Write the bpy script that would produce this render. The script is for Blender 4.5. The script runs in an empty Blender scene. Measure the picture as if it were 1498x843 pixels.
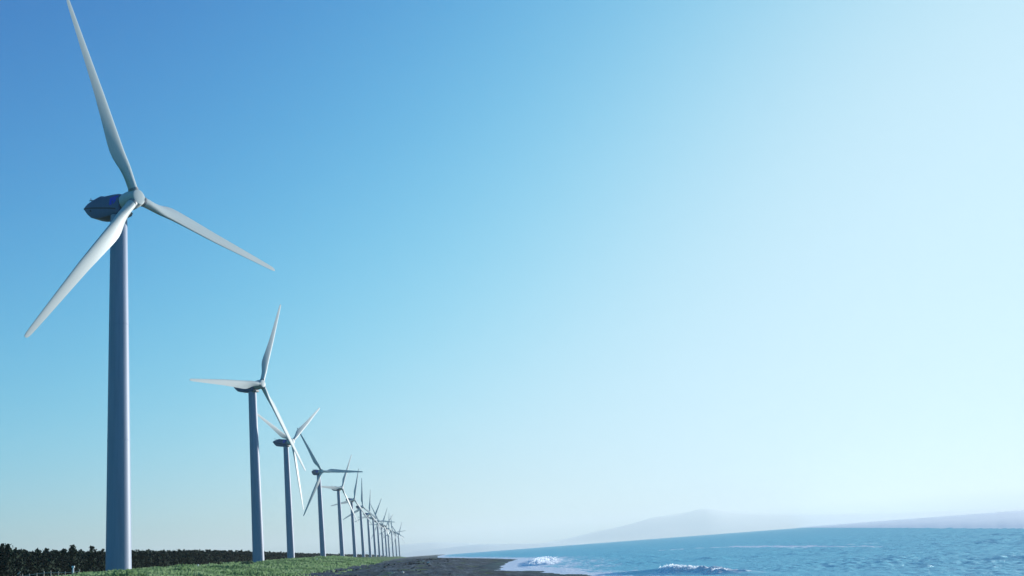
import bpy, bmesh, math
import numpy as np
from mathutils import Matrix, Vector

rad = math.radians
rng = np.random.default_rng(7)
scene = bpy.context.scene
COL = scene.collection

# ------------------------------------------------------------------ helpers
def smooth(a, b, x):
    t = np.clip((x - a) / (b - a), 0, 1)
    return t * t * (3 - 2 * t)

def mesh_np(name, verts, faces, mat=None, smooth_shade=True, parent=None):
    """One mesh object from numpy arrays; faces: (n,3) or (n,4)."""
    verts = np.asarray(verts, np.float32)
    faces = np.asarray(faces, np.int32)
    k = faces.shape[1]
    me = bpy.data.meshes.new(name)
    me.vertices.add(len(verts)); me.vertices.foreach_set('co', verts.ravel())
    me.loops.add(faces.size); me.loops.foreach_set('vertex_index', faces.ravel())
    me.polygons.add(len(faces))
    me.polygons.foreach_set('loop_start', np.arange(len(faces), dtype=np.int32) * k)
    me.polygons.foreach_set('loop_total', np.full(len(faces), k, np.int32))
    me.polygons.foreach_set('use_smooth', np.full(len(faces), smooth_shade, bool))
    me.update(calc_edges=True)
    o = bpy.data.objects.new(name, me)
    COL.objects.link(o)
    if mat: me.materials.append(mat)
    if parent: o.parent = parent
    return o

def mesh_bm(name, bm, mat=None, parent=None, shade=True, angle=35):
    bmesh.ops.recalc_face_normals(bm, faces=bm.faces)
    me = bpy.data.meshes.new(name)
    for f in bm.faces: f.smooth = shade
    if shade:
        for e in bm.edges:
            if len(e.link_faces) == 2 and e.calc_face_angle(0) > rad(angle): e.smooth = False
    bm.to_mesh(me); bm.free()
    o = bpy.data.objects.new(name, me)
    COL.objects.link(o)
    if mat: me.materials.append(mat)
    if parent: o.parent = parent
    return o

def attr(o, name, vals):
    a = o.data.attributes.new(name, 'FLOAT', 'POINT')
    a.data.foreach_set('value', np.asarray(vals, np.float32).ravel())

def empty(name, loc, rotz=0.0):
    o = bpy.data.objects.new(name, None); COL.objects.link(o)
    o.location = loc; o.rotation_euler = (0, 0, rotz); o.empty_display_size = 0.5
    return o

def tag(o, label=None, cat=None, group=None, kind=None):
    if label: o['label'] = label
    if cat: o['category'] = cat
    if group: o['group'] = group
    if kind: o['kind'] = kind
    return o

def ring_loft(rings, close_ends=True):
    """bmesh lofted through equal-length rings of points."""
    bm = bmesh.new()
    vr = [[bm.verts.new(p) for p in r] for r in rings]
    n = len(rings[0])
    for a, b in zip(vr, vr[1:]):
        for i in range(n):
            bm.faces.new((a[i], a[(i + 1) % n], b[(i + 1) % n], b[i]))
    if close_ends:
        bm.faces.new(vr[0][::-1]); bm.faces.new(vr[-1])
    return bm

def add_tube(bm, pts, radii, n=8):
    """tube of circular rings along pts, capped."""
    pts = [Vector(p) for p in pts]
    prev = None
    rings = []
    for i, p in enumerate(pts):
        d = (pts[min(i + 1, len(pts) - 1)] - pts[max(i - 1, 0)]).normalized()
        ref = Vector((0, 0, 1)) if abs(d.z) < 0.9 else Vector((1, 0, 0))
        a = d.cross(ref).normalized(); b = d.cross(a)
        r = radii[i] if hasattr(radii, '__len__') else radii
        rings.append([bm.verts.new(p + a * (r * math.cos(2 * math.pi * k / n)) + b * (r * math.sin(2 * math.pi * k / n))) for k in range(n)])
    for A, B in zip(rings, rings[1:]):
        for k in range(n):
            bm.faces.new((A[k], A[(k + 1) % n], B[(k + 1) % n], B[k]))
    bm.faces.new(rings[0][::-1]); bm.faces.new(rings[-1])
    return bm

def add_box(bm, c, s, rot=None, bevel=0.0):
    r = bmesh.ops.create_cube(bm, size=1.0)
    M = Matrix.Translation(c) @ (rot.to_4x4() if rot else Matrix.Identity(4)) @ Matrix.Diagonal((*s, 1))
    bmesh.ops.transform(bm, matrix=M, verts=r['verts'])
    if bevel:
        ed = list({e for v in r['verts'] for e in v.link_edges})
        bmesh.ops.bevel(bm, geom=ed, offset=bevel, segments=2, affect='EDGES')

def wave_noise(x, y, scales, seed, k=7):
    """cheap smooth pseudo-noise: sums of sines in random directions."""
    r = np.random.default_rng(seed)
    out = np.zeros_like(x)
    for lam, amp in scales:
        s = np.zeros_like(x)
        for _ in range(k):
            th = r.uniform(0, 2 * np.pi); kk = 2 * np.pi / (lam * r.uniform(0.7, 1.4)); ph = r.uniform(0, 2 * np.pi)
            s += np.sin(kk * (x * np.cos(th) + y * np.sin(th)) + ph)
        out += amp * s / math.sqrt(k / 2.0)
    return out

# ------------------------------------------------------------------ materials
def mat_new(name):
    m = bpy.data.materials.new(name); m.use_nodes = True
    nt = m.node_tree
    for n in list(nt.nodes): nt.nodes.remove(n)
    out = nt.nodes.new('ShaderNodeOutputMaterial')
    p = nt.nodes.new('ShaderNodeBsdfPrincipled')
    nt.links.new(p.outputs[0], out.inputs['Surface'])
    return m, nt, p

def noise_node(nt, scale, detail=4, rough=0.55, coord='Object', stretch=None):
    tc = nt.nodes.new('ShaderNodeTexCoord')
    n = nt.nodes.new('ShaderNodeTexNoise')
    n.inputs['Scale'].default_value = scale; n.inputs['Detail'].default_value = detail
    n.inputs['Roughness'].default_value = rough
    if stretch:
        mp = nt.nodes.new('ShaderNodeMapping'); mp.inputs['Scale'].default_value = stretch
        nt.links.new(tc.outputs[coord], mp.inputs[0]); nt.links.new(mp.outputs[0], n.inputs[0])
    else:
        nt.links.new(tc.outputs[coord], n.inputs[0])
    return n

def ramp(nt, src, stops):
    r = nt.nodes.new('ShaderNodeValToRGB')
    el = r.color_ramp.elements
    while len(el) > len(stops): el.remove(el[-1])
    while len(el) < len(stops): el.new(0.5)
    for e, (p, c) in zip(el, stops):
        e.position = p; e.color = (*c, 1) if len(c) == 3 else c
    nt.links.new(src, r.inputs[0])
    return r

def mix_col(nt, fac, a, b):
    m = nt.nodes.new('ShaderNodeMix'); m.data_type = 'RGBA'
    if isinstance(fac, (int, float)): m.inputs[0].default_value = fac
    else: nt.links.new(fac, m.inputs[0])
    for sock, v in ((m.inputs[6], a), (m.inputs[7], b)):
        if isinstance(v, tuple): sock.default_value = (*v, 1)
        else: nt.links.new(v, sock)
    return m.outputs[2]

def attr_node(nt, name):
    a = nt.nodes.new('ShaderNodeAttribute'); a.attribute_name = name
    return a.outputs['Fac']

def bump(nt, p, height, dist, strength=1.0):
    b = nt.nodes.new('ShaderNodeBump'); b.inputs['Distance'].default_value = dist
    b.inputs['Strength'].default_value = strength
    nt.links.new(height, b.inputs['Height']); nt.links.new(b.outputs[0], p.inputs['Normal'])
    return b

def simple(name, col, rough=0.5, var=0.12, scale=3.0, metallic=0.0, spec=0.5):
    m, nt, p = mat_new(name)
    n = noise_node(nt, scale)
    lo = tuple(c * (1 - var) for c in col); hi = tuple(min(1, c * (1 + var)) for c in col)
    r = ramp(nt, n.outputs[0], [(0.3, lo), (0.7, hi)])
    nt.links.new(r.outputs[0], p.inputs['Base Color'])
    p.inputs['Roughness'].default_value = rough; p.inputs['Metallic'].default_value = metallic
    p.inputs['Specular IOR Level'].default_value = spec
    return m

# white turbine paint: faint vertical rain streaks
def paint(name, col, rough, streak):
    m, nt, p = mat_new(name)
    n = noise_node(nt, 1.0, 5, 0.6, stretch=(2.2, 2.2, 0.12))
    lo = tuple(c * (1 - streak) for c in col)
    r = ramp(nt, n.outputs[0], [(0.35, lo), (0.62, col)])
    nt.links.new(r.outputs[0], p.inputs['Base Color'])
    p.inputs['Roughness'].default_value = rough
    p.inputs['Specular IOR Level'].default_value = 0.2
    return m
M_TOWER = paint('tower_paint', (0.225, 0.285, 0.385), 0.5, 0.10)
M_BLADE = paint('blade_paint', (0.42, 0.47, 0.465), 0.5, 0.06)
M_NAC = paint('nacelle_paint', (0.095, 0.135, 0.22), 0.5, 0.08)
M_STRIPE = simple('stripe_paint', (0.02, 0.022, 0.03), 0.5)
M_LOGO = simple('logo_blue', (0.012, 0.03, 0.50), 0.45)
M_DARK = simple('dark_rubber', (0.02, 0.022, 0.025), 0.6)
M_BELLY = simple('grey_belly', (0.22, 0.23, 0.24), 0.5)
M_METAL = simple('grey_metal', (0.10, 0.11, 0.12), 0.45, metallic=0.6)
M_WOODPALE = simple('weathered_wood', (0.42, 0.39, 0.33), 0.8, 0.25, 6)
M_POSTBLUE = simple('pale_post_paint', (0.62, 0.74, 0.78), 0.5)
M_WHITE = simple('white_paint', (0.8, 0.8, 0.78), 0.5)
M_DRIFT = simple('bleached_driftwood', (0.62, 0.60, 0.55), 0.85, 0.25, 5)
M_DRIFTDARK = simple('wet_driftwood', (0.05, 0.045, 0.04), 0.8, 0.3, 5)

# ------------------------------------------------------------------ camera
PX, PY, FPX = 557.0, 421.5, 1407.0           # principal point and focal length measured from the tower leans and the sea line
CAMZ = 4.0
roll, pitch = rad(4.33), math.atan(395 / 1407)
Fw = Vector((0, math.cos(pitch), math.sin(pitch)))
R0 = Vector((1, 0, 0)); U0 = Vector((0, -math.sin(pitch), math.cos(pitch)))
Rv = math.cos(roll) * R0 - math.sin(roll) * U0
Uv = math.cos(roll) * U0 + math.sin(roll) * R0
cam_d = bpy.data.cameras.new('camera'); cam = bpy.data.objects.new('camera', cam_d); COL.objects.link(cam)
cam_d.sensor_width = 36; cam_d.sensor_fit = 'HORIZONTAL'
cam_d.lens = FPX / 1498 * 36
cam_d.shift_x = (749 - PX) / 1498
cam_d.clip_start = 0.5; cam_d.clip_end = 60000
cam.matrix_world = Matrix(((Rv.x, Uv.x, -Fw.x, 0), (Rv.y, Uv.y, -Fw.y, 0), (Rv.z, Uv.z, -Fw.z, CAMZ), (0, 0, 0, 1)))
scene.camera = cam

def ray(x, y):
    return (Fw + Rv * ((x - PX) / FPX) - Uv * ((y - PY) / FPX)).normalized()
def ground(x, y, z=0.0):
    d = ray(x, y); s = (z - CAMZ) / d.z
    return (d.x * s, d.y * s)

# ------------------------------------------------------------------ light and sky
SUN_HEAD, SUN_ELEV = 50.0, 7.0
sd = bpy.data.lights.new('sun', 'SUN'); sun = bpy.data.objects.new('sun', sd); COL.objects.link(sun)
sd.energy = 5.0; sd.angle = rad(0.55); sd.color = (1.0, 0.975, 0.93)
tosun = Vector((math.sin(rad(SUN_HEAD)) * math.cos(rad(SUN_ELEV)), math.cos(rad(SUN_HEAD)) * math.cos(rad(SUN_ELEV)), math.sin(rad(SUN_ELEV))))
sun.rotation_euler = tosun.to_track_quat('Z', 'Y').to_euler()
sun.location = (60, -20, 80)

w = bpy.data.worlds.new('World'); scene.world = w; w.use_nodes = True
nt = w.node_tree
bg = nt.nodes['Background']
sky = nt.nodes.new('ShaderNodeTexSky'); sky.sky_type = 'NISHITA'; sky.sun_disc = False
sky.sun_elevation = rad(SUN_ELEV); sky.sun_rotation = rad(SUN_HEAD)
sky.altitude = 0; sky.air_density = 0.8; sky.dust_density = 2.0; sky.ozone_density = 4.0
# the camera's contrasty colour response to that sky: A * x^g / (1 + b * x^g) per channel
SKY_K = 0.1
sep = nt.nodes.new('ShaderNodeSeparateColor'); comb = nt.nodes.new('ShaderNodeCombineColor')
nt.links.new(sky.outputs[0], sep.inputs[0])
def mth(op, a, b):
    n = nt.nodes.new('ShaderNodeMath'); n.operation = op
    for i, v in enumerate((a, b)):
        if isinstance(v, (int, float)): n.inputs[i].default_value = v
        else: nt.links.new(v, n.inputs[i])
    return n.outputs[0]
for i, (A, g, b_) in enumerate([(74.0, 2.25, 122), (91.0, 2.16, 105), (50.5, 2.0, 50)]):
    xg = mth('POWER', mth('MULTIPLY', sep.outputs[i], SKY_K), g)
    y = mth('DIVIDE', mth('MULTIPLY', xg, A), mth('ADD', mth('MULTIPLY', xg, b_), 1.0))
    nt.links.new(mth('MULTIPLY', y, 1 / SKY_K), comb.inputs[i])
nt.links.new(comb.outputs[0], bg.inputs['Color'])
bg.inputs['Strength'].default_value = 0.05
scene.view_settings.view_transform = 'Standard'; scene.view_settings.look = 'None'
scene.view_settings.exposure = 1.0; scene.view_settings.gamma = 1.0; scene.view_settings.use_curve_mapping = False

# ------------------------------------------------------------------ coast geometry
# shoreline x as a function of y, and how far the strip runs on
SH_Y = np.array([-400, 0, 60, 100, 127, 137, 154, 170, 180, 192, 210, 228, 256, 290, 328, 376, 470, 598, 821, 1309, 2600, 4200, 6000.])
SH_X = np.array([14, 22, 22, 22.5, 23.3, 23.6, 22.1, 23.2, 22.6, 19.3, 20.0, 22.5, 25.6, 30.0, 35.2, 43.5, 45.8, 46.1, 46.5, 47.4, 95, 175, 270.])
def shore_x(y): return np.interp(y, SH_Y, SH_X)

def terrain_z(x, y):
    s = shore_x(y) - x                                   # metres inland of the waterline
    line = 0.5 * smooth(900, 2600, y) * 45               # the strip swings right far off
    zb = np.interp(s, [-400, -60, -15, 0, 10, 24, 36], [-6, -2.5, -0.8, 0, 0.75, 1.75, 2.1])
    # grass bank rising from the sand
    g = x - line + 0.0
    plain = 4.62 + 0.6 * smooth(165, 235, y) - 0.55 * smooth(-47, -54, x) * (1 - smooth(175, 215, y)) - 0.35 * (1 - smooth(132, 152, y)) * smooth(-34, -42, x) + 1.25 * smooth(250, 520, y)
    edge = np.interp(y, [0, 120, 166, 290, 390, 500, 900, 2600], [-8, -11, -16.5, -15, -11, -10, -8, -4.0])
    t = np.clip((edge - g) / 26.0, 0, 1)
    bank = (plain - 2.1) * (t ** 0.85)
    z = zb + np.where(s > 10, bank, 0)
    land = smooth(6, 30, s)
    z = z + land * wave_noise(x, y, [(30, 0.10), (9, 0.05)], 3) * (1 + 0.8 * smooth(0.05, 0.5, t))
    z = z + smooth(0.1, 0.4, t) * (0.35 + 0.65 * smooth(170, 260, y)) * wave_noise(x, y, [(17, 0.16), (5, 0.05)], 5)
    z = z + smooth(-4, 4, s) * (1 - smooth(30, 50, s)) * wave_noise(x, y * 0.35, [(6, 0.05), (2.2, 0.03), (1.1, 0.02)], 9)
    return z, s, t

def log_r(a, b, step):
    n = int(math.log(b / a) / math.log(1 + step)) + 1
    return a * (b / a) ** (np.arange(n + 1) / n)

def polar_grid(heads, rs):
    H, Rr = np.meshgrid(np.radians(heads), rs)           # rows = radius
    X = (Rr * np.sin(H)).ravel(); Y = (Rr * np.cos(H)).ravel()
    nh, nr = len(heads), len(rs)
    i = np.arange(nr - 1)[:, None] * nh + np.arange(nh - 1)[None, :]
    i = i.ravel()
    F = np.stack([i, i + 1, i + nh + 1, i + nh], 1)[:, ::-1]
    return X, Y, F

heads = np.concatenate([np.arange(-180, -60, 4.0), np.arange(-60, -28, 0.8), np.arange(-28, 14, 0.1), np.arange(14, 180.1, 4.0)])
rs = np.concatenate([[0.5, 3, 8, 16, 28, 40, 55], log_r(70, 700, 0.006), log_r(720, 14000, 0.03)])
X, Y, Fq = polar_grid(heads, rs)
Z, S, T = terrain_z(X, Y)

# terrain material ---------------------------------------------------------
m, nt, p = mat_new('shore_ground')
ng = noise_node(nt, 0.35, 6, 0.65); ng2 = noise_node(nt, 1.6, 5, 0.7)
grass = mix_col(nt, ramp(nt, ng.outputs[0], [(0.38, (0, 0, 0)), (0.62, (1, 1, 1))]).outputs[0], (0.045, 0.105, 0.028), (0.115, 0.20, 0.060))
grass = mix_col(nt, ramp(nt, ng2.outputs[0], [(0.52, (0, 0, 0)), (0.72, (1, 1, 1))]).outputs[0], grass, (0.15, 0.19, 0.085))
ns = noise_node(nt, 0.55, 8, 0.75, stretch=(1, 0.07, 1))
sand = ramp(nt, ns.outputs[0], [(0.38, (0.014, 0.026, 0.037)), (0.5, (0.042, 0.065, 0.083)), (0.62, (0.10, 0.132, 0.152))]).outputs[0]
wet = attr_node(nt, 'wet')
sandw = mix_col(nt, wet, sand, (0.02, 0.023, 0.028))
basec = mix_col(nt, attr_node(nt, 'grass'), sandw, grass)
nt.links.new(basec, p.inputs['Base Color'])
mr = nt.nodes.new('ShaderNodeMapRange'); nt.links.new(wet, mr.inputs[0])
mr.inputs[3].default_value = 0.95; mr.inputs[4].default_value = 0.5
nt.links.new(mr.outputs[0], p.inputs['Roughness'])
p.inputs['Specular IOR Level'].default_value = 0.1
bump(nt, p, ng2.outputs[0], 0.25, 0.6)
M_GROUND = m
terrain = mesh_np('ground', np.stack([X, Y, Z], 1), Fq, M_GROUND)
tag(terrain, kind='structure')
edge_n = wave_noise(X, Y, [(14, 0.5), (4, 0.4)], 21)
grass_a = smooth(0.03, 0.10, T + 0.06 * edge_n)
attr(terrain, 'grass', grass_a)
wet_edge = 7 + 2.5 * wave_noise(X * 0.2, Y * 0.3, [(8, 1)], 31)
attr(terrain, 'wet', (1 - smooth(0.35, 1.0, S / np.maximum(wet_edge, 2))))

# ------------------------------------------------------------------ sea
sh_heads = np.concatenate([np.arange(-14, -2, 0.8), np.arange(-2, 36, 0.09), np.arange(36, 60, 0.5), np.arange(60, 181, 4.0)])
sea_rs = np.concatenate([[6, 14, 24, 36, 48], log_r(60, 800, 0.0032), log_r(808, 5200, 0.012)])
X, Y, Fq = polar_grid(sh_heads, sea_rs)
Rr = np.hypot(X, Y)
off = X - shore_x(Y)                                      # metres seaward of the waterline
spacing = np.maximum(0.0032 * Rr, Rr * rad(0.09))
spacing = np.where((np.degrees(np.arctan2(X, Y)) > 36) | (Rr < 60), spacing * 8, spacing)
r = np.random.default_rng(4)
amp_env = smooth(0, 26, off) * 0.93 + 0.07
Zs = np.zeros_like(X)
group_n = 0.75 + 0.35 * wave_noise(X, Y, [(60, 0.5), (23, 0.4)], 12)
for i in range(70):
    lam = 0.7 * (12 / 0.7) ** (i / 69.0)
    th = rad(305 - 90 * 0 ) + r.normal(0, rad(32))       # travel heading
    k = 2 * math.pi / lam
    a = 0.0135 * lam ** 0.06 * r.uniform(0.6, 1.3)
    ph = r.uniform(0, 6.28)
    arg = k * (X * math.sin(th) + Y * math.cos(th)) + ph
    fade = smooth(2.0, 4.0, lam / spacing)
    Zs += a * fade * (np.sin(arg) + 0.22 * np.cos(2 * arg))
Zs *= amp_env * np.clip(group_n, 0.3, 1.5)
foam = np.zeros_like(X); spray = np.zeros_like(X)
def seg_dist(P, Q):
    P = np.array(P); Q = np.array(Q); d = Q - P; L = np.hypot(*d)
    t = np.clip(((X - P[0]) * d[0] + (Y - P[1]) * d[1]) / L ** 2, 0, 1)
    dx = X - P[0] - t * d[0]; dy = Y - P[1] - t * d[1]
    side = ((X - P[0]) * d[1] - (Y - P[1]) * d[0]) / L
    return np.hypot(dx, dy), t, side
lace = wave_noise(X, Y, [(7, 0.6), (2.4, 0.6), (1.1, 0.5)], 41)
lace2 = wave_noise(X, Y * 0.5, [(11, 0.7), (4, 0.5), (1.6, 0.35)], 43)
# swash along the waterline
sw_w = np.interp(Y, [0, 110, 140, 165, 200, 230, 260, 330, 380, 500, 1300, 4000], [2.5, 2.5, 3.0, 5, 9, 11, 11, 10, 6.0, 5.0, 10, 16])
foam = np.maximum(foam, 1 - smooth(0.75, 1.25, (off + 0.9 * lace2) / sw_w))
foam = np.maximum(foam, (1 - smooth(1.2, 3.2, (off + 2.0 * lace2) / sw_w)) * smooth(0.1, 0.9, lace + 0.2) * 0.75)
# spent wave in the middle distance
d, t, _ = seg_dist((31, 228), (45.5, 318)); wid = 3.2 + 1.5 * np.sin(t * 3.1)
f2 = (1 - smooth(0.6, 1.35, (d + 0.8 * lace) / wid)); foam = np.maximum(foam, f2)
Zs += f2 * (0.45 + 0.16 * lace)
# breaker in the foreground: smooth blue shoulder on the left, white water on the right
pl = [(25.6, 126.0), (29.0, 121.5), (32.0, 117.5), (33.4, 110.0), (33.6, 100.0), (33.0, 90.0)]
BH = [0.22, 0.40, 0.62, 0.45, 0.22, 0.08]
lacef = wave_noise(X, Y, [(1.6, 0.6), (0.8, 0.7)], 47, 12)
for j in range(len(pl) - 1):
    d, t, side = seg_dist(pl[j], pl[j + 1])
    g = np.exp(-(d / 1.5) ** 2)
    h = BH[j] * (1 - t) + BH[j + 1] * t
    Zs = np.maximum(Zs, Zs * (1 - g) + h * g)
    if j >= 1:
        st = (t + j - 1.75) / 0.5
        f3 = (1 - smooth(0.6, 1.3, (d + 0.55 * lace) / 1.9)) * np.clip(st, 0, 1) * np.clip((4.3 - t - j) / 0.8, 0, 1)
        foam = np.maximum(foam, f3); spray = np.maximum(spray, f3)
        Zs += f3 * np.clip(0.09 * lace + 0.05 * lacef, -0.12, 0.4)
# foam streak farther out, small whitecaps
for P, Q, wd in (((85, 330), (96, 292), 2.6), ((96, 292), (84, 205), 3.2), ((84, 205), (77.5, 163), 1.8), ((77, 200), (92, 192), 1.2)):
    d, t, _ = seg_dist(P, Q)
    foam = np.maximum(foam, (1 - smooth(0.3, 1.5, (d + 1.3 * np.abs(lace2)) / wd)) * 0.72)
crest = smooth(1.75, 2.6, Zs / (0.075 * amp_env + 0.05)) * smooth(0.55, 1.4, lace2)
foam = np.maximum(foam, crest * 0.0)
Zs = np.where(off < 1, np.minimum(Zs, 0.05), Zs)
m, nt, p = mat_new('sea_water')
fo = attr_node(nt, 'foam')
nf = noise_node(nt, 1.4, 6, 0.75)
fm = nt.nodes.new('ShaderNodeMath'); fm.operation = 'MULTIPLY_ADD'
nt.links.new(nf.outputs[0], fm.inputs[0]); fm.inputs[1].default_value = 0.7; nt.links.new(fo, fm.inputs[2])
fac = ramp(nt, fm.outputs[0], [(0.50, (0, 0, 0)), (0.78, (1, 1, 1))]).outputs[0]
nw = noise_node(nt, 0.02, 3, 0.5)
water = mix_col(nt, nw.outputs[0], (0.006, 0.43, 0.52), (0.012, 0.51, 0.58))
nt.nodes.remove(p)
nb = noise_node(nt, 1.3, 6, 0.65, stretch=(1, 0.8, 1))
bp = nt.nodes.new('ShaderNodeBump'); bp.inputs['Distance'].default_value = 0.3; bp.inputs['Strength'].default_value = 0.9
nt.links.new(nb.outputs[0], bp.inputs['Height'])
nb2 = noise_node(nt, 0.42, 4, 0.6)
bp2 = nt.nodes.new('ShaderNodeBump'); bp2.inputs['Distance'].default_value = 0.55; bp2.inputs['Strength'].default_value = 0.8
nt.links.new(nb2.outputs[0], bp2.inputs['Height']); nt.links.new(bp2.outputs[0], bp.inputs['Normal'])
body = nt.nodes.new('ShaderNodeBsdfDiffuse'); nt.links.new(water, body.inputs['Color']); nt.links.new(bp.outputs[0], body.inputs['Normal'])
gl = nt.nodes.new('ShaderNodeBsdfGlossy'); gl.inputs['Roughness'].default_value = 0.38; gl.inputs['Color'].default_value = (0.85, 0.95, 1, 1)
nt.links.new(bp.outputs[0], gl.inputs['Normal'])
fr = nt.nodes.new('ShaderNodeFresnel'); fr.inputs['IOR'].default_value = 1.33; nt.links.new(bp.outputs[0], fr.inputs['Normal'])
fk = nt.nodes.new('ShaderNodeMapRange'); nt.links.new(fr.outputs[0], fk.inputs[0]); fk.inputs[1].default_value = 0.02; fk.inputs[2].default_value = 0.9
fk.inputs[3].default_value = 0.02; fk.inputs[4].default_value = 0.40          # wave slopes keep a rough sea from ever becoming a mirror
wm_ = nt.nodes.new('ShaderNodeMixShader'); nt.links.new(fk.outputs[0], wm_.inputs[0]); nt.links.new(body.outputs[0], wm_.inputs[1]); nt.links.new(gl.outputs[0], wm_.inputs[2])
fd = nt.nodes.new('ShaderNodeBsdfDiffuse'); fd.inputs['Color'].default_value = (0.95, 0.97, 0.97, 1)
nt.links.new(bp.outputs[0], fd.inputs['Normal'])
ft = nt.nodes.new('ShaderNodeBsdfTranslucent'); ft.inputs['Color'].default_value = (0.93, 0.94, 0.94, 1)
fmx = nt.nodes.new('ShaderNodeMixShader'); nt.links.new(attr_node(nt, 'spray'), fmx.inputs[0]); nt.links.new(fd.outputs[0], fmx.inputs[1]); nt.links.new(ft.outputs[0], fmx.inputs[2])
top_ = nt.nodes.new('ShaderNodeMixShader'); nt.links.new(fac, top_.inputs[0]); nt.links.new(wm_.outputs[0], top_.inputs[1]); nt.links.new(fmx.outputs[0], top_.inputs[2])
nt.links.new(top_.outputs[0], [q for q in nt.nodes if q.type == 'OUTPUT_MATERIAL'][0].inputs['Surface'])
M_SEA = m
sea = mesh_np('sea', np.stack([X, Y, Zs], 1), Fq, M_SEA)
tag(sea, kind='structure')
attr(sea, 'foam', foam)
attr(sea, 'spray', np.clip(spray, 0, 1) * 0.25)

# ------------------------------------------------------------------ added pale flat levelling the sea horizon, standing in for haze (right), and hills
m, nt, p = mat_new('haze_pale_flat')
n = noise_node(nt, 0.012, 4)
c = ramp(nt, n.outputs[0], [(0.3, (0.82, 0.87, 0.85)), (0.7, (0.86, 0.90, 0.88))])  # sky-like haze tone put into the base colour
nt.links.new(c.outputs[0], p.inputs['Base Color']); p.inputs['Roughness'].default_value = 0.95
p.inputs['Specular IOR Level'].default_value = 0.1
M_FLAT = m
wl = [ground(x, 772.0) for x in (1168, 1180, 1200, 1225, 1250, 1275, 1300, 1330, 1360, 1400, 1450, 1498)]
wl = [(wl[0][0] * 0.9, wl[0][1] * 0.9)] + wl[1:]
wl += [(143, 214), (150, 190), (185, 165), (260, 140), (420, 110), (900, 60), (2600, 0)]
wl = np.array(wl)
# resample finely and wobble the waterline
tt = np.linspace(0, len(wl) - 1, 500); ii = np.arange(len(wl))
wx = np.interp(tt, ii, wl[:, 0]); wy = np.interp(tt, ii, wl[:, 1])
dd = np.hypot(wx, wy)
wob = 1 + 0.004 * np.sin(tt * 5.1) + 0.002 * np.sin(tt * 11.7 + 1)
wx *= wob; wy *= wob
inl = np.array([-0.14, 0.0, 0.02, 0.05, 0.12, 0.3, 0.8, 2.0, 5.0, 12.0, 26.0])
zz = np.array([-0.45, 0.28, 0.42, 0.55, 0.9, 1.4, 2.0, 2.6, 3.0, 3.0, 3.0])
V = []; nI = len(inl)
for f, z in zip(inl, zz):
    L = np.minimum(dd * (1 + f), np.maximum(dd * 1.02, 15500))
    kx = L / dd
    V.append(np.stack([wx * kx, wy * kx, np.full_like(wx, z) ], 1))
V = np.concatenate(V); nC = len(tt)
i = (np.arange(nI - 1)[:, None] * nC + np.arange(nC - 1)[None, :]).ravel()
added_flat = mesh_np('added_pale_flat', V, np.stack([i, i + 1, i + nC + 1, i + nC], 1), M_FLAT)
tag(added_flat, kind='structure')

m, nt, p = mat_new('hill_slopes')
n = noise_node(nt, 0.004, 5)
c = ramp(nt, n.outputs[0], [(0.3, (0.78, 0.82, 0.78)), (0.7, (0.82, 0.86, 0.82))])  # haze fade partly put into the base colour: slopes paler than real ground
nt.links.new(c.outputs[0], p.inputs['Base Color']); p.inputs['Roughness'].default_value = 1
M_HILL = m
def ridge(name, pts, dist, depth, seed, base=-12.0):
    """real ridge at its own distance: pts = (heading deg, elevation deg) along its skyline."""
    pts = np.array(pts)
    h = np.linspace(pts[0, 0], pts[-1, 0], 260)
    el = np.interp(h, pts[:, 0], pts[:, 1])
    ker = np.ones(7) / 7
    for _ in range(3): el = np.convolve(np.pad(el, 3, mode='edge'), ker, 'valid')
    zt = np.maximum(CAMZ + dist * np.tan(np.radians(el)), base + 1)
    V = []; prof = [(-1, 0.0), (-0.72, 0.22), (-0.45, 0.5), (-0.2, 0.82), (0, 1.0), (0.3, 0.75), (1, 0.0)]
    for q, f in prof:
        D = dist + depth * q + 0 * h
        V.append(np.stack([D * np.sin(np.radians(h)), D * np.cos(np.radians(h)), base + (zt - base) * f], 1))
    V = np.concatenate(V); nC = len(h); nI = len(prof)
    i = (np.arange(nI - 1)[:, None] * nC + np.arange(nC - 1)[None, :]).ravel()
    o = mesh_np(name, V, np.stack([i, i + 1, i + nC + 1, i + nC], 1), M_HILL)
    tag(o, kind='structure'); return o
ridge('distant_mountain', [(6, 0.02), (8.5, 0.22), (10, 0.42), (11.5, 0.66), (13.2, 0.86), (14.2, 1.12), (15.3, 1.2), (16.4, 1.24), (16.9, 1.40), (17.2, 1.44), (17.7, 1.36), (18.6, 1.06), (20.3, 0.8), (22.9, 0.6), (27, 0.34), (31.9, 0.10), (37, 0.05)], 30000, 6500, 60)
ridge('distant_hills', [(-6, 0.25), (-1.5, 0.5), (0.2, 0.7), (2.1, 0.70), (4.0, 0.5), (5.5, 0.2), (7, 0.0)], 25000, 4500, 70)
ridge('distant_headland', [(-3, 0.30), (0.6, 0.28), (2, 0.30), (3.3, 0.36), (4.5, 0.40), (6.0, 0.30), (7.6, 0.20), (9.2, 0.10), (10.6, 0.0)], 15000, 2500, 80)

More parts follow.
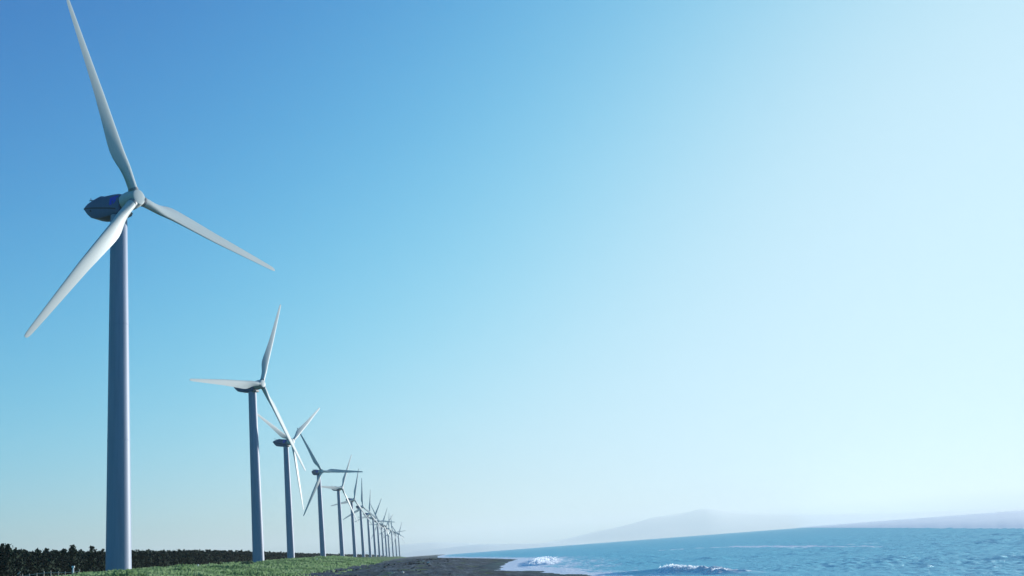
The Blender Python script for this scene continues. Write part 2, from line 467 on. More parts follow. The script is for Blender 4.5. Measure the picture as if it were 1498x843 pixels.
# ------------------------------------------------------------------ haze (air)
bm = bmesh.new()
x0, x1, y0, y1, z0, z1 = -9000, 24000, -1500, 38000, -13.5, 800.0
add_box(bm, ((x0 + x1) / 2, (y0 + y1) / 2, (z0 + z1) / 2), (x1 - x0, y1 - y0, z1 - z0))
hm = bpy.data.materials.new('haze_air'); hm.use_nodes = True
hn = hm.node_tree
for n in list(hn.nodes): hn.nodes.remove(n)
ho = hn.nodes.new('ShaderNodeOutputMaterial'); hv = hn.nodes.new('ShaderNodeVolumePrincipled')
hv.inputs['Color'].default_value = (0.64, 0.72, 0.745, 1); hv.inputs['Density'].default_value = 0.7e-4
hv.inputs['Anisotropy'].default_value = 0.2
hn.links.new(hv.outputs[0], ho.inputs['Volume'])
haze = mesh_bm('haze', bm, hm, shade=False)
tag(haze, kind='stuff')

# ------------------------------------------------------------------ wind turbines
# local frame: +X = upwind rotor axis, +Z up, tower axis at x = 0, base at z = 0
HUB_Z, HUB_X, TILT = 60.0, 4.25, rad(4)
def tower_bm():
    prof = [(-1.5, 1.96), (0.0, 1.96), (0.25, 1.95), (20, 1.77), (20.02, 1.79), (20.25, 1.79), (20.27, 1.765), (39, 1.58), (39.02, 1.60), (39.22, 1.60), (39.24, 1.575), (57.9, 1.38), (58.3, 1.38)]
    n = 48
    return ring_loft([[(r * math.cos(2 * math.pi * k / n), r * math.sin(2 * math.pi * k / n), z) for k in range(n)] for z, r in prof])
# station, roof, belly, waist line (it climbs towards the tail), half width
NAC = [(-8.1, 1.74, 1.36, 1.56, 0.75), (-7.65, 1.86, 0.85, 1.44, 1.0), (-6.8, 2.04, 0.05, 1.2, 1.3), (-5.6, 2.28, -0.95, 0.86, 1.48), (-4.4, 2.44, -1.36, 0.55, 1.56),
       (-3.7, 2.52, -1.5, 0.36, 1.6), (-3.3, 2.50, -1.56, 0.25, 1.6), (-2.5, 2.2, -1.66, 0.02, 1.6), (-0.6, 2.0, -1.82, -0.5, 1.6), (0.9, 1.78, -1.92, -0.95, 1.54), (1.5, 1.56, -1.75, -1.02, 1.42)]
def sec(x, zt, zb, wt, wm, wb, zm):
    """rounded nacelle section, top/waist/belly half widths."""
    c = 0.16 * (zt - zm)
    cb = 0.22 * (zm - zb)
    y = [(wt - c, zt), (wt, zt - c), (wm, zm), (wb + 0.6 * (wm - wb), zb + cb), (wb, zb)]
    pts = [(x, a, b) for a, b in y] + [(x, -a, b) for a, b in y[::-1]]
    return pts
def nacelle_bm():
    rows = [(x, zt, zb, 0.84 * w_, w_, 0.84 * w_, zm) for x, zt, zb, zm, w_ in NAC]
    return ring_loft([sec(*r_) for r_ in rows])
def hub_bm():
    n = 40
    prof = [(1.70, 1.40), (1.72, 1.52), (1.9, 1.57), (2.8, 1.62), (4.0, 1.56), (4.6, 1.44), (4.95, 1.33), (5.0, 1.29), (5.01, 1.26), (5.07, 0.9), (5.10, 0.4)]
    return ring_loft([[(x, r_ * math.cos(2 * math.pi * k / n), r_ * math.sin(2 * math.pi * k / n)) for k in range(n)] for x, r_ in prof])
def blade_bm():
    """local +Z outwards, leading edge +Y, upwind +X."""
    N = 28
    rows = []
    rr = [1.35, 1.7, 2.4, 3.2, 4.2, 5.2, 6.2, 7.2, 8.2, 9.5, 11, 13, 15.5, 18, 21, 24, 27, 29.5, 31.5, 33.0, 33.9, 34.35, 34.5]
    ch = np.interp(rr, [1.25, 2.4, 3.2, 4.2, 5.2, 6.2, 7.2, 8.2, 9.5, 11, 13, 18, 24, 30, 33, 33.9, 34.35, 34.5], [1.56, 1.56, 1.62, 1.80, 2.10, 2.42, 2.68, 2.80, 2.80, 2.68, 2.50, 2.08, 1.62, 1.16, 0.90, 0.76, 0.52, 0.22])
    th = np.interp(rr, [1.25, 2.4, 4.2, 6.2, 8.2, 11, 18, 26, 34.5], [1.56, 1.56, 1.30, 0.95, 0.74, 0.56, 0.34, 0.20, 0.07])
    tw = np.interp(rr, [1.25, 6, 9, 13, 20, 34.5], [16, 15, 11.5, 7.5, 3.0, 0.0])
    bl = smooth(2.2, 8.0, np.array(rr))
    rr = [z if z < 1.8 else 1.8 + (z - 1.8) * (35.6 - 1.8) / (34.5 - 1.8) for z in rr]
    for z, c, t, a, b in zip(rr, ch, th, tw, bl):
        ca, sa = math.cos(rad(a)), math.sin(rad(a))
        lead = 0.78 * (1 - b) + b * min(0.80, 0.36 * c + 0.06)
        row = []
        for k in range(N):
            q = 2 * math.pi * k / N
            cy, cx = math.cos(q), math.sin(q)
            # circle
            y0, x0_ = 0.5 * c * cy, 0.5 * min(t, c) * cx
            # airfoil: u 0 at leading edge .. 1 at trailing edge
            u = 0.5 * (1 - cy)
            shape = 2.0 * (1.4845 * math.sqrt(max(u, 1e-6)) - 0.63 * u - 1.758 * u ** 2 + 1.4215 * u ** 3 - 0.5075 * u ** 4)
            x1_ = 0.5 * t * shape * (1 if cx >= 0 else -1) * (1.15 if cx < 0 else 0.85)
            y1_ = lead - u * c
            yy = y0 * (1 - b) + y1_ * b; xx = x0_ * (1 - b) + x1_ * b
            row.append((xx * ca + yy * sa, yy * ca - xx * sa, z))
        rows.append(row)
    return ring_loft(rows)
def collar_bm():
    n = 32
    prof = [(1.30, 0.80), (1.32, 0.85), (1.72, 0.85), (1.74, 0.80)]
    return ring_loft([[(r_ * math.cos(2 * math.pi * k / n), r_ * math.sin(2 * math.pi * k / n), z) for k in range(n)] for z, r_ in prof])

def parts_first(root):
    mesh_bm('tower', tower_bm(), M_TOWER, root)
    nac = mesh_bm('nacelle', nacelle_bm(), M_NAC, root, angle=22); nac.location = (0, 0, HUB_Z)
    pass
    # dark waist stripe on both sides and across the tail (one band following the waist)
    bm = bmesh.new()
    near = [(x, -w_ - 0.025, zm) for x, zt, zb, zm, w_ in NAC[:-1]]
    path = near[::-1] + [(x, -y, z) for x, y, z in near]
    path = [(x - (0.05 if x < -7 else 0), y, z) for x, y, z in path]
    top = [bm.verts.new((x, y, z + 0.02)) for x, y, z in path]; bot = [bm.verts.new((x, y * 0.985, z - 0.24)) for x, y, z in path]
    for k in range(len(path) - 1): bm.faces.new((top[k], top[k + 1], bot[k + 1], bot[k]))
    mesh_bm('stripe', bm, M_STRIPE, nac, shade=False)
    # blue angular emblem on each flank
    for s in (-1, 1):
        bm = bmesh.new()
        def flank(x, z):
            x += 1.55; z += 0.0
            zt = np.interp(x, [q[0] for q in NAC], [q[1] for q in NAC]); zm = np.interp(x, [q[0] for q in NAC], [q[3] for q in NAC]); w_ = np.interp(x, [q[0] for q in NAC], [q[4] for q in NAC])
            return (x, s * (w_ * (1 - 0.16 * (z - zm) / (0.84 * (zt - zm))) + 0.03), z)
        for poly in ([(-2.2, 1.26), (-1.75, 1.30), (-1.75, -0.08), (-2.2, -0.02)],
                     [(-1.70, 1.30), (-1.0, 1.30), (-1.35, 0.58), (-1.55, 0.46), (-1.70, 0.86)],
                     [(-0.95, 1.30), (-0.2, 1.28), (-1.2, -0.10), (-1.32, 0.24), (-1.25, 0.54)],
                     [(-1.70, 0.38), (-1.55, 0.24), (-1.50, 0.02), (-1.70, -0.08)]):
            f = [bm.verts.new(flank(x, z)) for x, z in poly]; bm.faces.new(f)
        mesh_bm('emblem', bm, M_LOGO, nac, shade=False)
    bm = bmesh.new()                                      # tail vent
    n = 18
    for s in (-1, 1):
        pass
    ringv = [[(-5.3 + 0.5 * math.cos(2 * math.pi * k / n), -1.40 - 0.06 * j, 0.30 + 0.24 * math.sin(2 * math.pi * k / n)) for k in range(n)] for j in (0, 1)]
    bm.free(); mesh_bm('vent', ring_loft(ringv), M_DARK, nac)
    # wind vane mast on the roof
    bm = bmesh.new()
    add_tube(bm, [(-5.7, 0.1, 2.1), (-6.1, 0.1, 2.55), (-6.7, 0.1, 2.9), (-7.3, 0.1, 3.1)], 0.09, 6)
    add_tube(bm, [(-7.3, 0.1, 3.02), (-7.35, 0.1, 3.5)], 0.07, 6)
    add_box(bm, (-7.5, 0.1, 3.12), (0.5, 0.03, 0.14))
    mesh_bm('wind_vane', bm, M_METAL, nac)
    # grey belly tray, with the open dark yaw bay under the hub
    bm = ring_loft([[(x, y, z) for y, z in ((-w_, -1.62), (-w_ * 0.82, -2.12), (w_ * 0.82, -2.12), (w_, -1.62))] for x, w_ in ((0.2, 1.36), (0.9, 1.32), (2.0, 1.15), (2.45, 0.9))])
    ch_ = mesh_bm('belly_tray', bm, M_BELLY, nac, angle=30)
    bm = bmesh.new(); add_box(bm, (1.95, 0, -1.66), (0.8, 1.5, 0.16), bevel=0.03)
    mesh_bm('yaw_bay', bm, M_DARK, nac)
    hub = mesh_bm('hub', hub_bm(), M_BLADE, root, angle=40); hub.location = (0, 0, HUB_Z); hub.rotation_euler = (0, -TILT, 0)
    bm = ring_loft([[(x, 1.36 * math.cos(2 * math.pi * k / 32), 1.36 * math.sin(2 * math.pi * k / 32)) for k in range(32)] for x in (1.3, 1.8)])
    mesh_bm('seal_ring', bm, M_DARK, hub)
    bmesh_blade = blade_bm()
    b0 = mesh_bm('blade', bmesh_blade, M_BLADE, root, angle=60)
    c0 = mesh_bm('root_collar', collar_bm(), M_BELLY, b0)
    for _ in (1, 2):
        b = b0.copy(); COL.objects.link(b); b.parent = root
        c = c0.copy(); COL.objects.link(c); c.parent = b

def pose_rotor(root, phi):
    ax = Vector((math.cos(TILT), 0, math.sin(TILT)))
    i = 0
    for ch in root.children:
        if ch.name.split('.')[0] == 'blade':
            ch.location = Vector((0, 0, HUB_Z)) + ax * HUB_X
            ch.rotation_euler = (-rad(phi + 120 * i), -TILT, 0); i += 1

def copy_thing(src, name):
    r_ = src.copy(); COL.objects.link(r_)
    for ch in src.children:
        c = ch.copy(); COL.objects.link(c); c.parent = r_
        for g in ch.children:
            d_ = g.copy(); COL.objects.link(d_); d_.parent = c
    return r_

hubs = [(197, 290), (380, 562), (427, 646), (468, 690), (499, 714), (518, 731), (531, 741.5), (541, 752), (547.5, 757.5), (553.5, 762.5), (559, 767), (563.5, 770), (567.5, 773.5), (573.5, 776.5), (579, 779), (583.5, 780.5)]
bx = [173.5, 378.5, 426, 473, 501, 519.5, 532, 542, 549.5, 555.5, 561, 566, 570, 575.5, 580.5, 585]
by = [837, 827, 820, 820, 817, 816.5, 816, 815.5, 815, 815, 815, 815, 814.5, 814.5, 814.5, 814]
phis = [-21.2, 26, 54.5, -29, 32, 20, 6, 12, 33, -25, 30, 48, 10, 0, -35, 28]
psis = [123, 122, 121, 143, 127, 133, 138, 132, 136, 141, 134, 130, 137, 150, 135, 133]
ordn = ['', 'second', 'third', 'fourth', 'fifth', 'sixth', 'seventh', 'eighth', 'ninth', 'tenth', 'eleventh', 'twelfth', 'thirteenth', 'fourteenth', 'second farthest', 'farthest']
labels = ['largest, nearest white wind turbine, blue emblem on nacelle, top blade cut by frame',
          'second largest white wind turbine, one blade pointing level left',
          'third nearest wind turbine, its blades spread in a Y behind the second tower',
          'fourth wind turbine along the row, blades in dark shadow, one pointing level right',
          'fifth wind turbine along the row, standing just right of the dark-bladed one']
for k in range(5, 14): labels.append('%s wind turbine from the near end of the white row along the shore' % ordn[k])
labels += ['small hazy wind turbine next to the last one at the far end of the row', 'smallest, farthest wind turbine at the hazy far end of the row']
turb0 = None
ROOTS = []
for k in range(16):
    base = 5.0 if k < 2 else 6.3
    dh = ray(*hubs[k]); el = math.atan2(dh.z, math.hypot(dh.x, dh.y))
    db = ray(bx[k], by[k]); a = math.atan2(db.x, db.y)
    D = (base + HUB_Z + HUB_X * math.sin(TILT) - CAMZ) / math.tan(el)
    D -= HUB_X * math.cos(TILT) * math.cos(rad(psis[k]) - a)        # the rotor sits upwind of its tower
    loc = (D * math.sin(a), D * math.cos(a), base)
    if turb0 is None:
        turb0 = empty('wind_turbine', loc); parts_first(turb0); root = turb0
    else:
        root = copy_thing(turb0, 'wind_turbine'); root.location = loc
    root.rotation_euler = (0, 0, rad(90 - psis[k]))
    pose_rotor(root, phis[k])
    tag(root, labels[k], 'wind turbine', 'wind turbines in a row along the shore')
    ROOTS.append(root)

# ------------------------------------------------------------------ pine windbreak
def leaf_quads(P, size, r):
    """randomly turned small quads at points P."""
    n = len(P)
    a = r.normal(size=(n, 3)); a /= np.linalg.norm(a, axis=1)[:, None]
    b = np.cross(a, r.normal(size=(n, 3))); b /= np.linalg.norm(b, axis=1)[:, None]
    s = size * r.uniform(0.6, 1.3, n)[:, None]
    q = np.stack([P - a * s - b * s * 0.55, P + a * s - b * s * 0.55, P + a * s * 0.8 + b * s * 0.55, P - a * s * 0.8 + b * s * 0.55], 1)
    return q.reshape(-1, 3)
def tree_points(n, h, rw, r, low=0.12, top_bias=1.0):
    """leaf centres for a ragged pine crown: layered clumps round a leader."""
    nc = max(6, n // 14)
    cz = r.uniform(low, 1.0, nc) ** top_bias
    rad_ = rw * np.clip(1.05 - cz, 0.08, 1) ** 0.6 * (0.75 + 0.25 * np.minimum(cz / 0.3, 1))
    an = r.uniform(0, 2 * np.pi, nc); q = np.sqrt(r.uniform(0.15, 1, nc)) * rad_
    cc = np.stack([q * np.cos(an), q * np.sin(an), cz * h], 1)
    idx = r.integers(0, nc, n)
    sp = 0.11 * h * (0.42 + 0.65 * (1 - cz[idx]))[:, None]
    P = cc[idx] + r.normal(size=(n, 3)) * sp * np.array([0.75, 0.75, 0.42])
    k = int(n * 0.55)                                    # the rest fills a pointed cone, as on young pines
    u = low + (1 - low) * r.uniform(0, 1, k) ** 1.15
    q = rw * (1.03 - u) ** 0.8 * np.sqrt(r.uniform(0, 1, k)) * 1.15; an = r.uniform(0, 2 * np.pi, k)
    P[:k] = np.stack([q * np.cos(an), q * np.sin(an), u * h], 1)
    return P
m, nt, p = mat_new('pine_needles')
n = noise_node(nt, 0.45, 3); c = ramp(nt, n.outputs[0], [(0.3, (0.010, 0.022, 0.016)), (0.7, (0.020, 0.040, 0.022))])
nt.links.new(c.outputs[0], p.inputs['Base Color']); p.inputs['Roughness'].default_value = 0.9
p.inputs['Specular IOR Level'].default_value = 0.15
M_PINE = m
M_BARK = simple('pine_bark', (0.07, 0.055, 0.045), 0.95, 0.3, 4)
r = np.random.default_rng(11)
Q = []
def forest_line(y): return -85 + 22.5 * smooth(900, 2600, y)
def tz(x, y):
    z, _, _ = terrain_z(np.array([float(x)]), np.array([float(y)])); return float(z[0])
y = 40.0
while y < 4300:
    near = y < 620
    rows = 7 if near else (4 if y < 1500 else 3)
    step = 2.3 if near else (3.6 if y < 1500 else 7.0)
    for j in range(rows):
        yy = y + r.uniform(-1.2, 1.2)
        xx = forest_line(yy) - j * (3.0 if near else 4.5) + r.uniform(-1.2, 1.2)
        h = (6.4 + 0.22 * j + r.normal(0, 0.24) + (0.7 if r.uniform() < 0.07 else 0)) * (1 + 0.10 * smooth(250, 900, yy))
        if j == 0: h *= 0.82
        nl = 260 if yy < 350 else (130 if near else (36 if y < 1500 else 16))
        if j > 3: nl = nl // 2
        P = tree_points(nl, h, 1.9, r, 0.04 if j < 2 else 0.3)
        P += np.array([xx, yy, 5.2 + 1.3 * smooth(250, 520, yy) - 0.2])
        Q.append(leaf_quads(P, 0.27 if yy < 350 else (0.38 if near else (0.85 if y < 1500 else 1.5)), r))
    y += step
Q = np.concatenate(Q)
forest = mesh_np('pine_forest', Q, np.arange(len(Q)).reshape(-1, 4), M_PINE, smooth_shade=False)
tag(forest, kind='stuff')
# a few pines that stand out above the wood
def pine(px, py, dist, label, seed, wid=1.9):
    r2 = np.random.default_rng(seed)
    d_ = ray(px, py); f = dist / math.hypot(d_.x, d_.y)
    x, yv, zt = d_.x * f, d_.y * f, CAMZ + d_.z * f
    zb = tz(x, yv); h = zt - zb
    root = empty('pine_tree', (x, yv, zb))
    tag(root, label, 'tree', 'taller pines above the windbreak')
    bm = bmesh.new(); add_tube(bm, [(0, 0, -0.3), (0.1, 0, h * 0.5), (0.05, 0.1, h * 0.97)], [0.16, 0.11, 0.03], 8)
    for q in range(9):
        zz_ = h * (0.3 + 0.07 * q); an = r2.uniform(0, 6.28); L = wid * (1.1 - zz_ / h) * 1.1 + 0.2
        add_tube(bm, [(0.08, 0, zz_), (L * math.cos(an), L * math.sin(an), zz_ + 0.35 * L)], [0.05, 0.015], 5)
    mesh_bm('trunk', bm, M_BARK, root)
    P = tree_points(520, h, wid, r2, 0.2)
    tipn = 90; P = np.concatenate([P, (lambda tq: np.stack([r2.normal(0, 1, tipn) * wid * 0.55 * (1.01 - tq), r2.normal(0, 1, tipn) * wid * 0.55 * (1.01 - tq), h * tq], 1))(1 - 0.3 * r2.uniform(0, 1, tipn) ** 1.5)])
    q = leaf_quads(P, 0.24, r2)
    mesh_np('crown', q, np.arange(len(q)).reshape(-1, 4), M_PINE, smooth_shade=False, parent=root)
pine(2.5, 796.8, 214, 'tall dark pine at the left edge of the photo rising over the wood', 1, 2.0)
pine(12.0, 797.0, 213, 'tall bushy pine beside the left-edge pine, poking over the dark wood', 2, 1.8)
pine(107.5, 798.0, 236, 'slim pine tip rising over the wood above the fence end', 3, 1.3)
pine(133.5, 800.0, 246, 'pine rising over the wood just left of the nearest tower', 4, 1.5)

# ------------------------------------------------------------------ grass on the bank
r = np.random.default_rng(23)
n = 110000
gy = 95 + 520 * r.uniform(0, 1, n) ** 1.7
gx = -10 - 85 * r.uniform(0, 1, n) ** 1.25
gz, gs, gt = terrain_z(gx, gy)
en = wave_noise(gx, gy, [(14, 0.5), (4, 0.4)], 21)
cl = wave_noise(gx, gy, [(18, 0.7), (6, 0.6)], 77)
keep = (gt + 0.06 * en > 0.06) & (cl > -0.75) & ~((gx < -45) & (gy < 160))
gx, gy, gz, cl = gx[keep], gy[keep], gz[keep], cl[keep]
n = len(gx)
hgt = (0.17 + 0.12 * np.clip(cl, -0.5, 1.6)) * r.uniform(0.6, 1.4, n) * (1 + gy / 700)
an = r.uniform(0, np.pi, n); wd = 0.10 * (1 + gy / 300) * r.uniform(0.6, 1.4, n)
lx, ly = r.normal(0, 0.25, n) * hgt, r.normal(0, 0.25, n) * hgt
dx, dy = np.cos(an) * wd, np.sin(an) * wd
V = np.stack([np.stack([gx - dx, gy - dy, gz - 0.05], 1), np.stack([gx + dx, gy + dy, gz - 0.05], 1),
              np.stack([gx + dx * 0.7 + lx, gy + dy * 0.7 + ly, gz + hgt * 0.8], 1), np.stack([gx - dx * 0.3 + lx, gy - dy * 0.3 + ly, gz + hgt], 1)], 1).reshape(-1, 3)
m, nt, p = mat_new('grass_blades')
nA = noise_node(nt, 0.22, 4); c = ramp(nt, nA.outputs[0], [(0.3, (0.085, 0.165, 0.055)), (0.5, (0.20, 0.31, 0.14)), (0.72, (0.34, 0.44, 0.25))])
nt.links.new(c.outputs[0], p.inputs['Base Color']); p.inputs['Roughness'].default_value = 0.8
p.inputs['Specular IOR Level'].default_value = 0.2
tr = nt.nodes.new('ShaderNodeBsdfTranslucent'); nt.links.new(c.outputs[0], tr.inputs[0])
mx = nt.nodes.new('ShaderNodeMixShader'); mx.inputs[0].default_value = 0.45
nt.links.new(p.outputs[0], mx.inputs[1]); nt.links.new(tr.outputs[0], mx.inputs[2])
nt.links.new(mx.outputs[0], [q for q in nt.nodes if q.type == 'OUTPUT_MATERIAL'][0].inputs['Surface'])
M_GRASS = m
g = mesh_np('grass', V, np.arange(len(V)).reshape(-1, 4), M_GRASS, smooth_shade=False)
tag(g, kind='stuff')

# low shrubs on the bank
m, nt, p = mat_new('shrub_leaves')
nA = noise_node(nt, 1.2, 3); c = ramp(nt, nA.outputs[0], [(0.3, (0.05, 0.085, 0.035)), (0.7, (0.14, 0.18, 0.09))])
nt.links.new(c.outputs[0], p.inputs['Base Color']); p.inputs['Roughness'].default_value = 0.8
M_SHRUB = m
def at(px, py, dist):
    d_ = ray(px, py); f = dist / math.hypot(d_.x, d_.y)
    return d_.x * f, d_.y * f
def shrub(px, py, dist, h, wd, label, seed, mat=None, dots=False):
    r2 = np.random.default_rng(seed); x, yv = at(px, py, dist); zb = tz(x, yv)
    root = empty('shrub', (x, yv, zb)); tag(root, label, 'shrub', 'low shrubs on the grass bank')
    n_ = 420
    v = r2.normal(size=(n_, 3)); v /= np.linalg.norm(v, axis=1)[:, None]; v[:, 2] = np.abs(v[:, 2])
    lump = 1 + 0.28 * np.sin(v[:, 0] * 5 + seed) * np.cos(v[:, 1] * 4)
    P = v * lump[:, None] * (r2.uniform(0.35, 1, n_) ** 0.5)[:, None] * np.array([wd, wd, h])
    q = leaf_quads(P, 0.13, r2)
    mesh_np('foliage', q, np.arange(len(q)).reshape(-1, 4), mat or M_SHRUB, smooth_shade=False, parent=root)
    bm = bmesh.new()
    for _ in range(6):
        a_ = r2.uniform(0, 6.28); add_tube(bm, [(0, 0, -0.15), (0.6 * wd * math.cos(a_), 0.6 * wd * math.sin(a_), h * 0.75)], [0.035, 0.012], 5)
    mesh_bm('stem', bm, M_BARK, root)
    if dots:
        P = v[:46] * np.array([wd, wd, h]) * 1.02; q = leaf_quads(P, 0.10, r2)
        mesh_np('blossom', q, np.arange(len(q)).reshape(-1, 4), M_WHITE, smooth_shade=False, parent=root)
    return root
shrub(140, 840, 168, 0.75, 1.0, 'dark low shrub with white blossoms left of the nearest tower base', 5, M_PINE, True)
shrub(362, 829, 250, 1.0, 1.7, 'pale green rounded shrub in front of the second tower base', 6)
shrub(345, 824, 290, 1.0, 2.2, 'wide green shrub left of the second tower base', 7)
shrub(318, 829, 262, 0.8, 1.6, 'small dark shrub on the grass crest beside the white marker', 8, M_PINE)
shrub(408, 822, 330, 0.9, 2.0, 'green shrub between the second and third tower bases', 9)
shrub(448, 821, 420, 0.9, 2.0, 'low shrub on the bank right of the third tower base', 10)

# ------------------------------------------------------------------ fence, posts, driftwood
x0f, y0f = at(22, 842, 168); x1f, y1f = at(116, 836, 168)
froot = empty('wooden_fence', (x0f, y0f, tz(x0f, y0f)))
tag(froot, 'low fence of weathered wooden stakes with one rail in front of the dark wood', 'fence')
ns = 10; tops = []
for k in range(-3, ns):
    q = k / (ns - 1); x = x0f + (x1f - x0f) * q; yv = y0f + (y1f - y0f) * q; zb = tz(x, yv)
    lean = 0.05 * math.sin(k * 2.3); hh = 1.6 + 0.12 * math.sin(k * 1.7)
    bm = bmesh.new()
    add_tube(bm, [(0, 0, -0.3), (lean * 0.5, 0, hh * 0.5), (lean, 0, hh)], [0.075, 0.07, 0.06], 8)
    s_ = mesh_bm('stake', bm, M_WOODPALE, froot); s_.location = (x - x0f, yv - y0f, zb - froot.location.z)
    tops.append((x - x0f, yv - y0f - 0.08, zb - froot.location.z + 1.35))
bm = bmesh.new(); add_tube(bm, tops, 0.045, 6); mesh_bm('rail', bm, M_WOODPALE, froot)

def post(px, dist, h, label, cap):
    x, yv = at(px, 838, dist); zb = tz(x, yv)
    root = empty('marker_post', (x, yv, zb)); tag(root, label, 'post')
    bm = bmesh.new(); add_box(bm, (0, 0, h / 2 - 0.15), (0.2, 0.16, h + 0.3), bevel=0.015); mesh_bm('shaft', bm, M_POSTBLUE, root, shade=False)
    bm = bmesh.new(); add_box(bm, (0, 0, h + 0.12), (cap, 0.26, 0.26), bevel=0.03); mesh_bm('cap', bm, M_POSTBLUE if cap > 0.3 else M_WHITE, root, shade=False)
post(107, 164, 1.85, 'pale blue post with a wider cap at the right end of the stake fence', 0.42)
post(290, 232, 0.75, 'short white marker post on the grass crest in front of the dark wood', 0.28)
# tilted board by the fence
x, yv = at(28, 838, 171); zb = tz(x, yv)
root = empty('warning_board', (x, yv, zb)); tag(root, 'small tilted pale board on a dark leaning stand behind the fence', 'board')
bm = bmesh.new(); add_box(bm, (0, 0, 1.75), (0.62, 0.05, 0.2), Matrix.Rotation(rad(-38), 3, 'Y'), bevel=0.01); mesh_bm('board', bm, M_WOODPALE, root, shade=False)
bm = bmesh.new(); add_tube(bm, [(0.25, 0.1, -0.3), (0.2, 0.06, 1.6)], 0.06, 6); add_tube(bm, [(-0.3, 0.3, -0.3), (0.1, 0.06, 1.65)], 0.05, 6); mesh_bm('stand', bm, M_DARK, root)

def drift(px, py, zg, L, rad_, ang, label, mat, seed):
    x, yv = ground(px, py, zg); zb = tz(x, yv)
    r2 = np.random.default_rng(seed)
    bm = bmesh.new(); pts = []
    for q in np.linspace(-0.5, 0.5, 6):
        pts.append((q * L * math.cos(ang) + r2.normal(0, 0.04 * L), q * L * math.sin(ang) + r2.normal(0, 0.04 * L), rad_ * 0.7 + 0.15 * rad_ * r2.normal() + 0.12 * L * max(q, 0)))
    add_tube(bm, pts, [rad_ * v for v in (0.6, 1.0, 0.95, 0.9, 0.75, 0.4)], 8)
    add_tube(bm, [pts[3], (pts[3][0] + 0.18 * L, pts[3][1] - 0.1 * L, pts[3][2] + 0.28 * L)], [rad_ * 0.5, rad_ * 0.2], 6)
    o = mesh_bm('driftwood', bm, mat); o.location = (x, yv, zb)
    tag(o, label, 'driftwood', 'driftwood on the dark beach')
drift(575, 838, 1.9, 0.55, 0.11, 0.4, 'white stub of driftwood low on the dark sand, lower left of its pair', M_DRIFT, 1)
drift(590, 836, 1.9, 0.5, 0.13, 1.2, 'white stub of driftwood on dark sand, upper right of its pair', M_DRIFT, 2)
drift(627, 824, 1.7, 1.0, 0.22, 0.1, 'large pale driftwood lump among the dark debris on mid beach', M_DRIFT, 3)
drift(620, 823.4, 1.7, 0.7, 0.16, 0.6, 'smaller pale driftwood beside the large lump on mid beach', M_DRIFT, 4)
drift(603, 826.5, 1.8, 2.0, 0.18, 0.2, 'dark log at the left end of the debris line', M_DRIFTDARK, 5)
drift(611, 825.8, 1.8, 1.6, 0.18, 0.3, 'dark log in the debris line left of the pale lump', M_DRIFTDARK, 6)
drift(627, 821.5, 1.6, 2.6, 0.25, 0.1, 'long dark log just behind the large pale lump', M_DRIFTDARK, 7)
drift(638, 820.8, 1.6, 2.2, 0.22, 0.2, 'dark log at the right end of the debris line', M_DRIFTDARK, 8)
drift(614, 833, 1.9, 0.6, 0.1, 0.5, 'short dark stick on open sand below the debris line', M_DRIFTDARK, 9)
drift(464, 831, 2.4, 0.9, 0.18, 0.3, 'pale driftwood at the edge of the grass below the fourth tower', M_DRIFT, 10)

# flying spray and froth on the breaking crest and the spent wave
r = np.random.default_rng(71)
seg = np.array([(30.6, 119.4), (32.0, 117.5), (33.2, 111.0), (33.6, 103.0), (33.4, 97.0)])
n = 2600
u = r.uniform(0, 1, n) ** 1.5 * 2.6 + 0.15
sx = np.interp(u, np.arange(5), seg[:, 0]) + r.normal(0, 0.75, n); sy = np.interp(u, np.arange(5), seg[:, 1]) + r.normal(0, 0.8, n)
hh = np.interp(u, [0, 0.6, 1.5, 2.5, 4], [0.35, 0.80, 0.62, 0.35, 0.12])
P1 = np.stack([sx, sy, 0.05 + hh * np.exp(-((sx - np.interp(u, np.arange(5), seg[:, 0])) / 1.1) ** 2) * r.uniform(0.3, 1.15, n) ** 0.7], 1)
v = r.uniform(0, 1, 1400)
P2 = np.stack([31 + 14.5 * v + r.normal(0, 1.3, 1400), 228 + 90 * v + r.normal(0, 2, 1400), 0.1 + 0.85 * r.uniform(0, 1, 1400) ** 1.6], 1)
q = np.concatenate([leaf_quads(P1, 0.085, r), leaf_quads(P2, 0.16, r)])
m, nt, p = mat_new('white_spray')
p.inputs['Base Color'].default_value = (0.93, 0.96, 0.97, 1); p.inputs['Roughness'].default_value = 0.9
tr = nt.nodes.new('ShaderNodeBsdfTranslucent'); tr.inputs[0].default_value = (0.93, 0.96, 0.97, 1)
mx = nt.nodes.new('ShaderNodeMixShader'); mx.inputs[0].default_value = 0.5
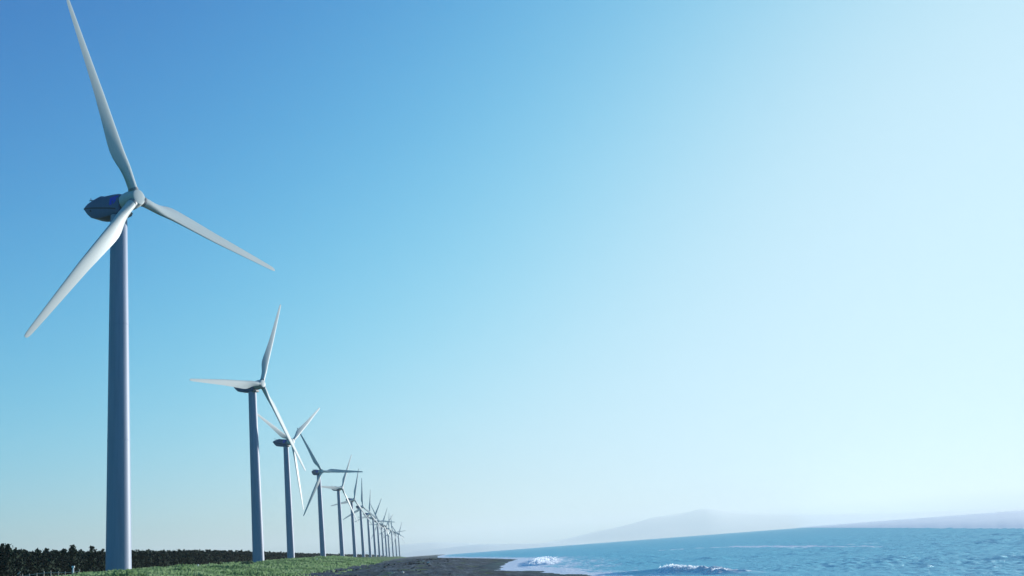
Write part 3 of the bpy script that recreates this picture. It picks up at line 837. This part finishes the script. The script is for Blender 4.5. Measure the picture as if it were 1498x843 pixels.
nt.links.new(p.outputs[0], mx.inputs[1]); nt.links.new(tr.outputs[0], mx.inputs[2])
nt.links.new(mx.outputs[0], [o_ for o_ in nt.nodes if o_.type == 'OUTPUT_MATERIAL'][0].inputs['Surface'])
tag(mesh_np('sea_spray', q, np.arange(len(q)).reshape(-1, 4), m, smooth_shade=False), kind='stuff')

# wrack line: weed clumps and stones scattered along the beach (nobody could count them)
r = np.random.default_rng(61)
n = 1500
wy_ = 120 + 420 * r.uniform(0, 1, n) ** 1.4
band = r.choice([0, 1, 2], n, p=[0.5, 0.3, 0.2])
ws = np.array([30, 22, 37])[band] + r.normal(0, 1, n) * np.array([2.2, 3.5, 2.0])[band] + 2.0 * np.sin(wy_ / 23.0)
wxx = shore_x(wy_) - ws
clump = wave_noise(wxx * 0.6, wy_ * 0.25, [(9, 1)], 62)
k_ = clump > 0.1
wxx, wy_ = wxx[k_], wy_[k_]; n = len(wxx)
wz, _, _ = terrain_z(wxx, wy_)
base_v = np.array([(1, 0, 0.0), (0.3, 0.95, 0.0), (-0.8, 0.6, 0.0), (-0.8, -0.6, 0.0), (0.3, -0.95, 0.0), (0.4, 0.1, 0.8), (-0.35, -0.15, 0.65)])
base_f = np.array([(0, 1, 5), (1, 2, 6), (1, 6, 5), (2, 3, 6), (3, 4, 6), (4, 5, 6), (4, 0, 5)])
sc_ = (0.10 + 0.22 * r.uniform(0, 1, n) ** 3) * (1 + wy_ / 500)
V = base_v[None] * (1 + 0.3 * r.normal(size=(n, 7, 3))) * np.stack([sc_ * 1.3, sc_ * 1.6, sc_ * 0.8], 1)[:, None]
V = V + np.stack([wxx, wy_, wz - 0.03], 1)[:, None]
Fd = base_f[None] + (np.arange(n) * 7)[:, None, None]
M_WEED = simple('wrack', (0.022, 0.026, 0.026), 0.9, 0.8, 0.6)
tag(mesh_np('beach_debris', V.reshape(-1, 3), Fd.reshape(-1, 3), M_WEED, smooth_shade=False), kind='stuff')

# ------------------------------------------------------------------ render settings
scene.cycles.volume_bounces = 1
scene.cycles.max_bounces = 6
scene.cycles.use_denoising = True
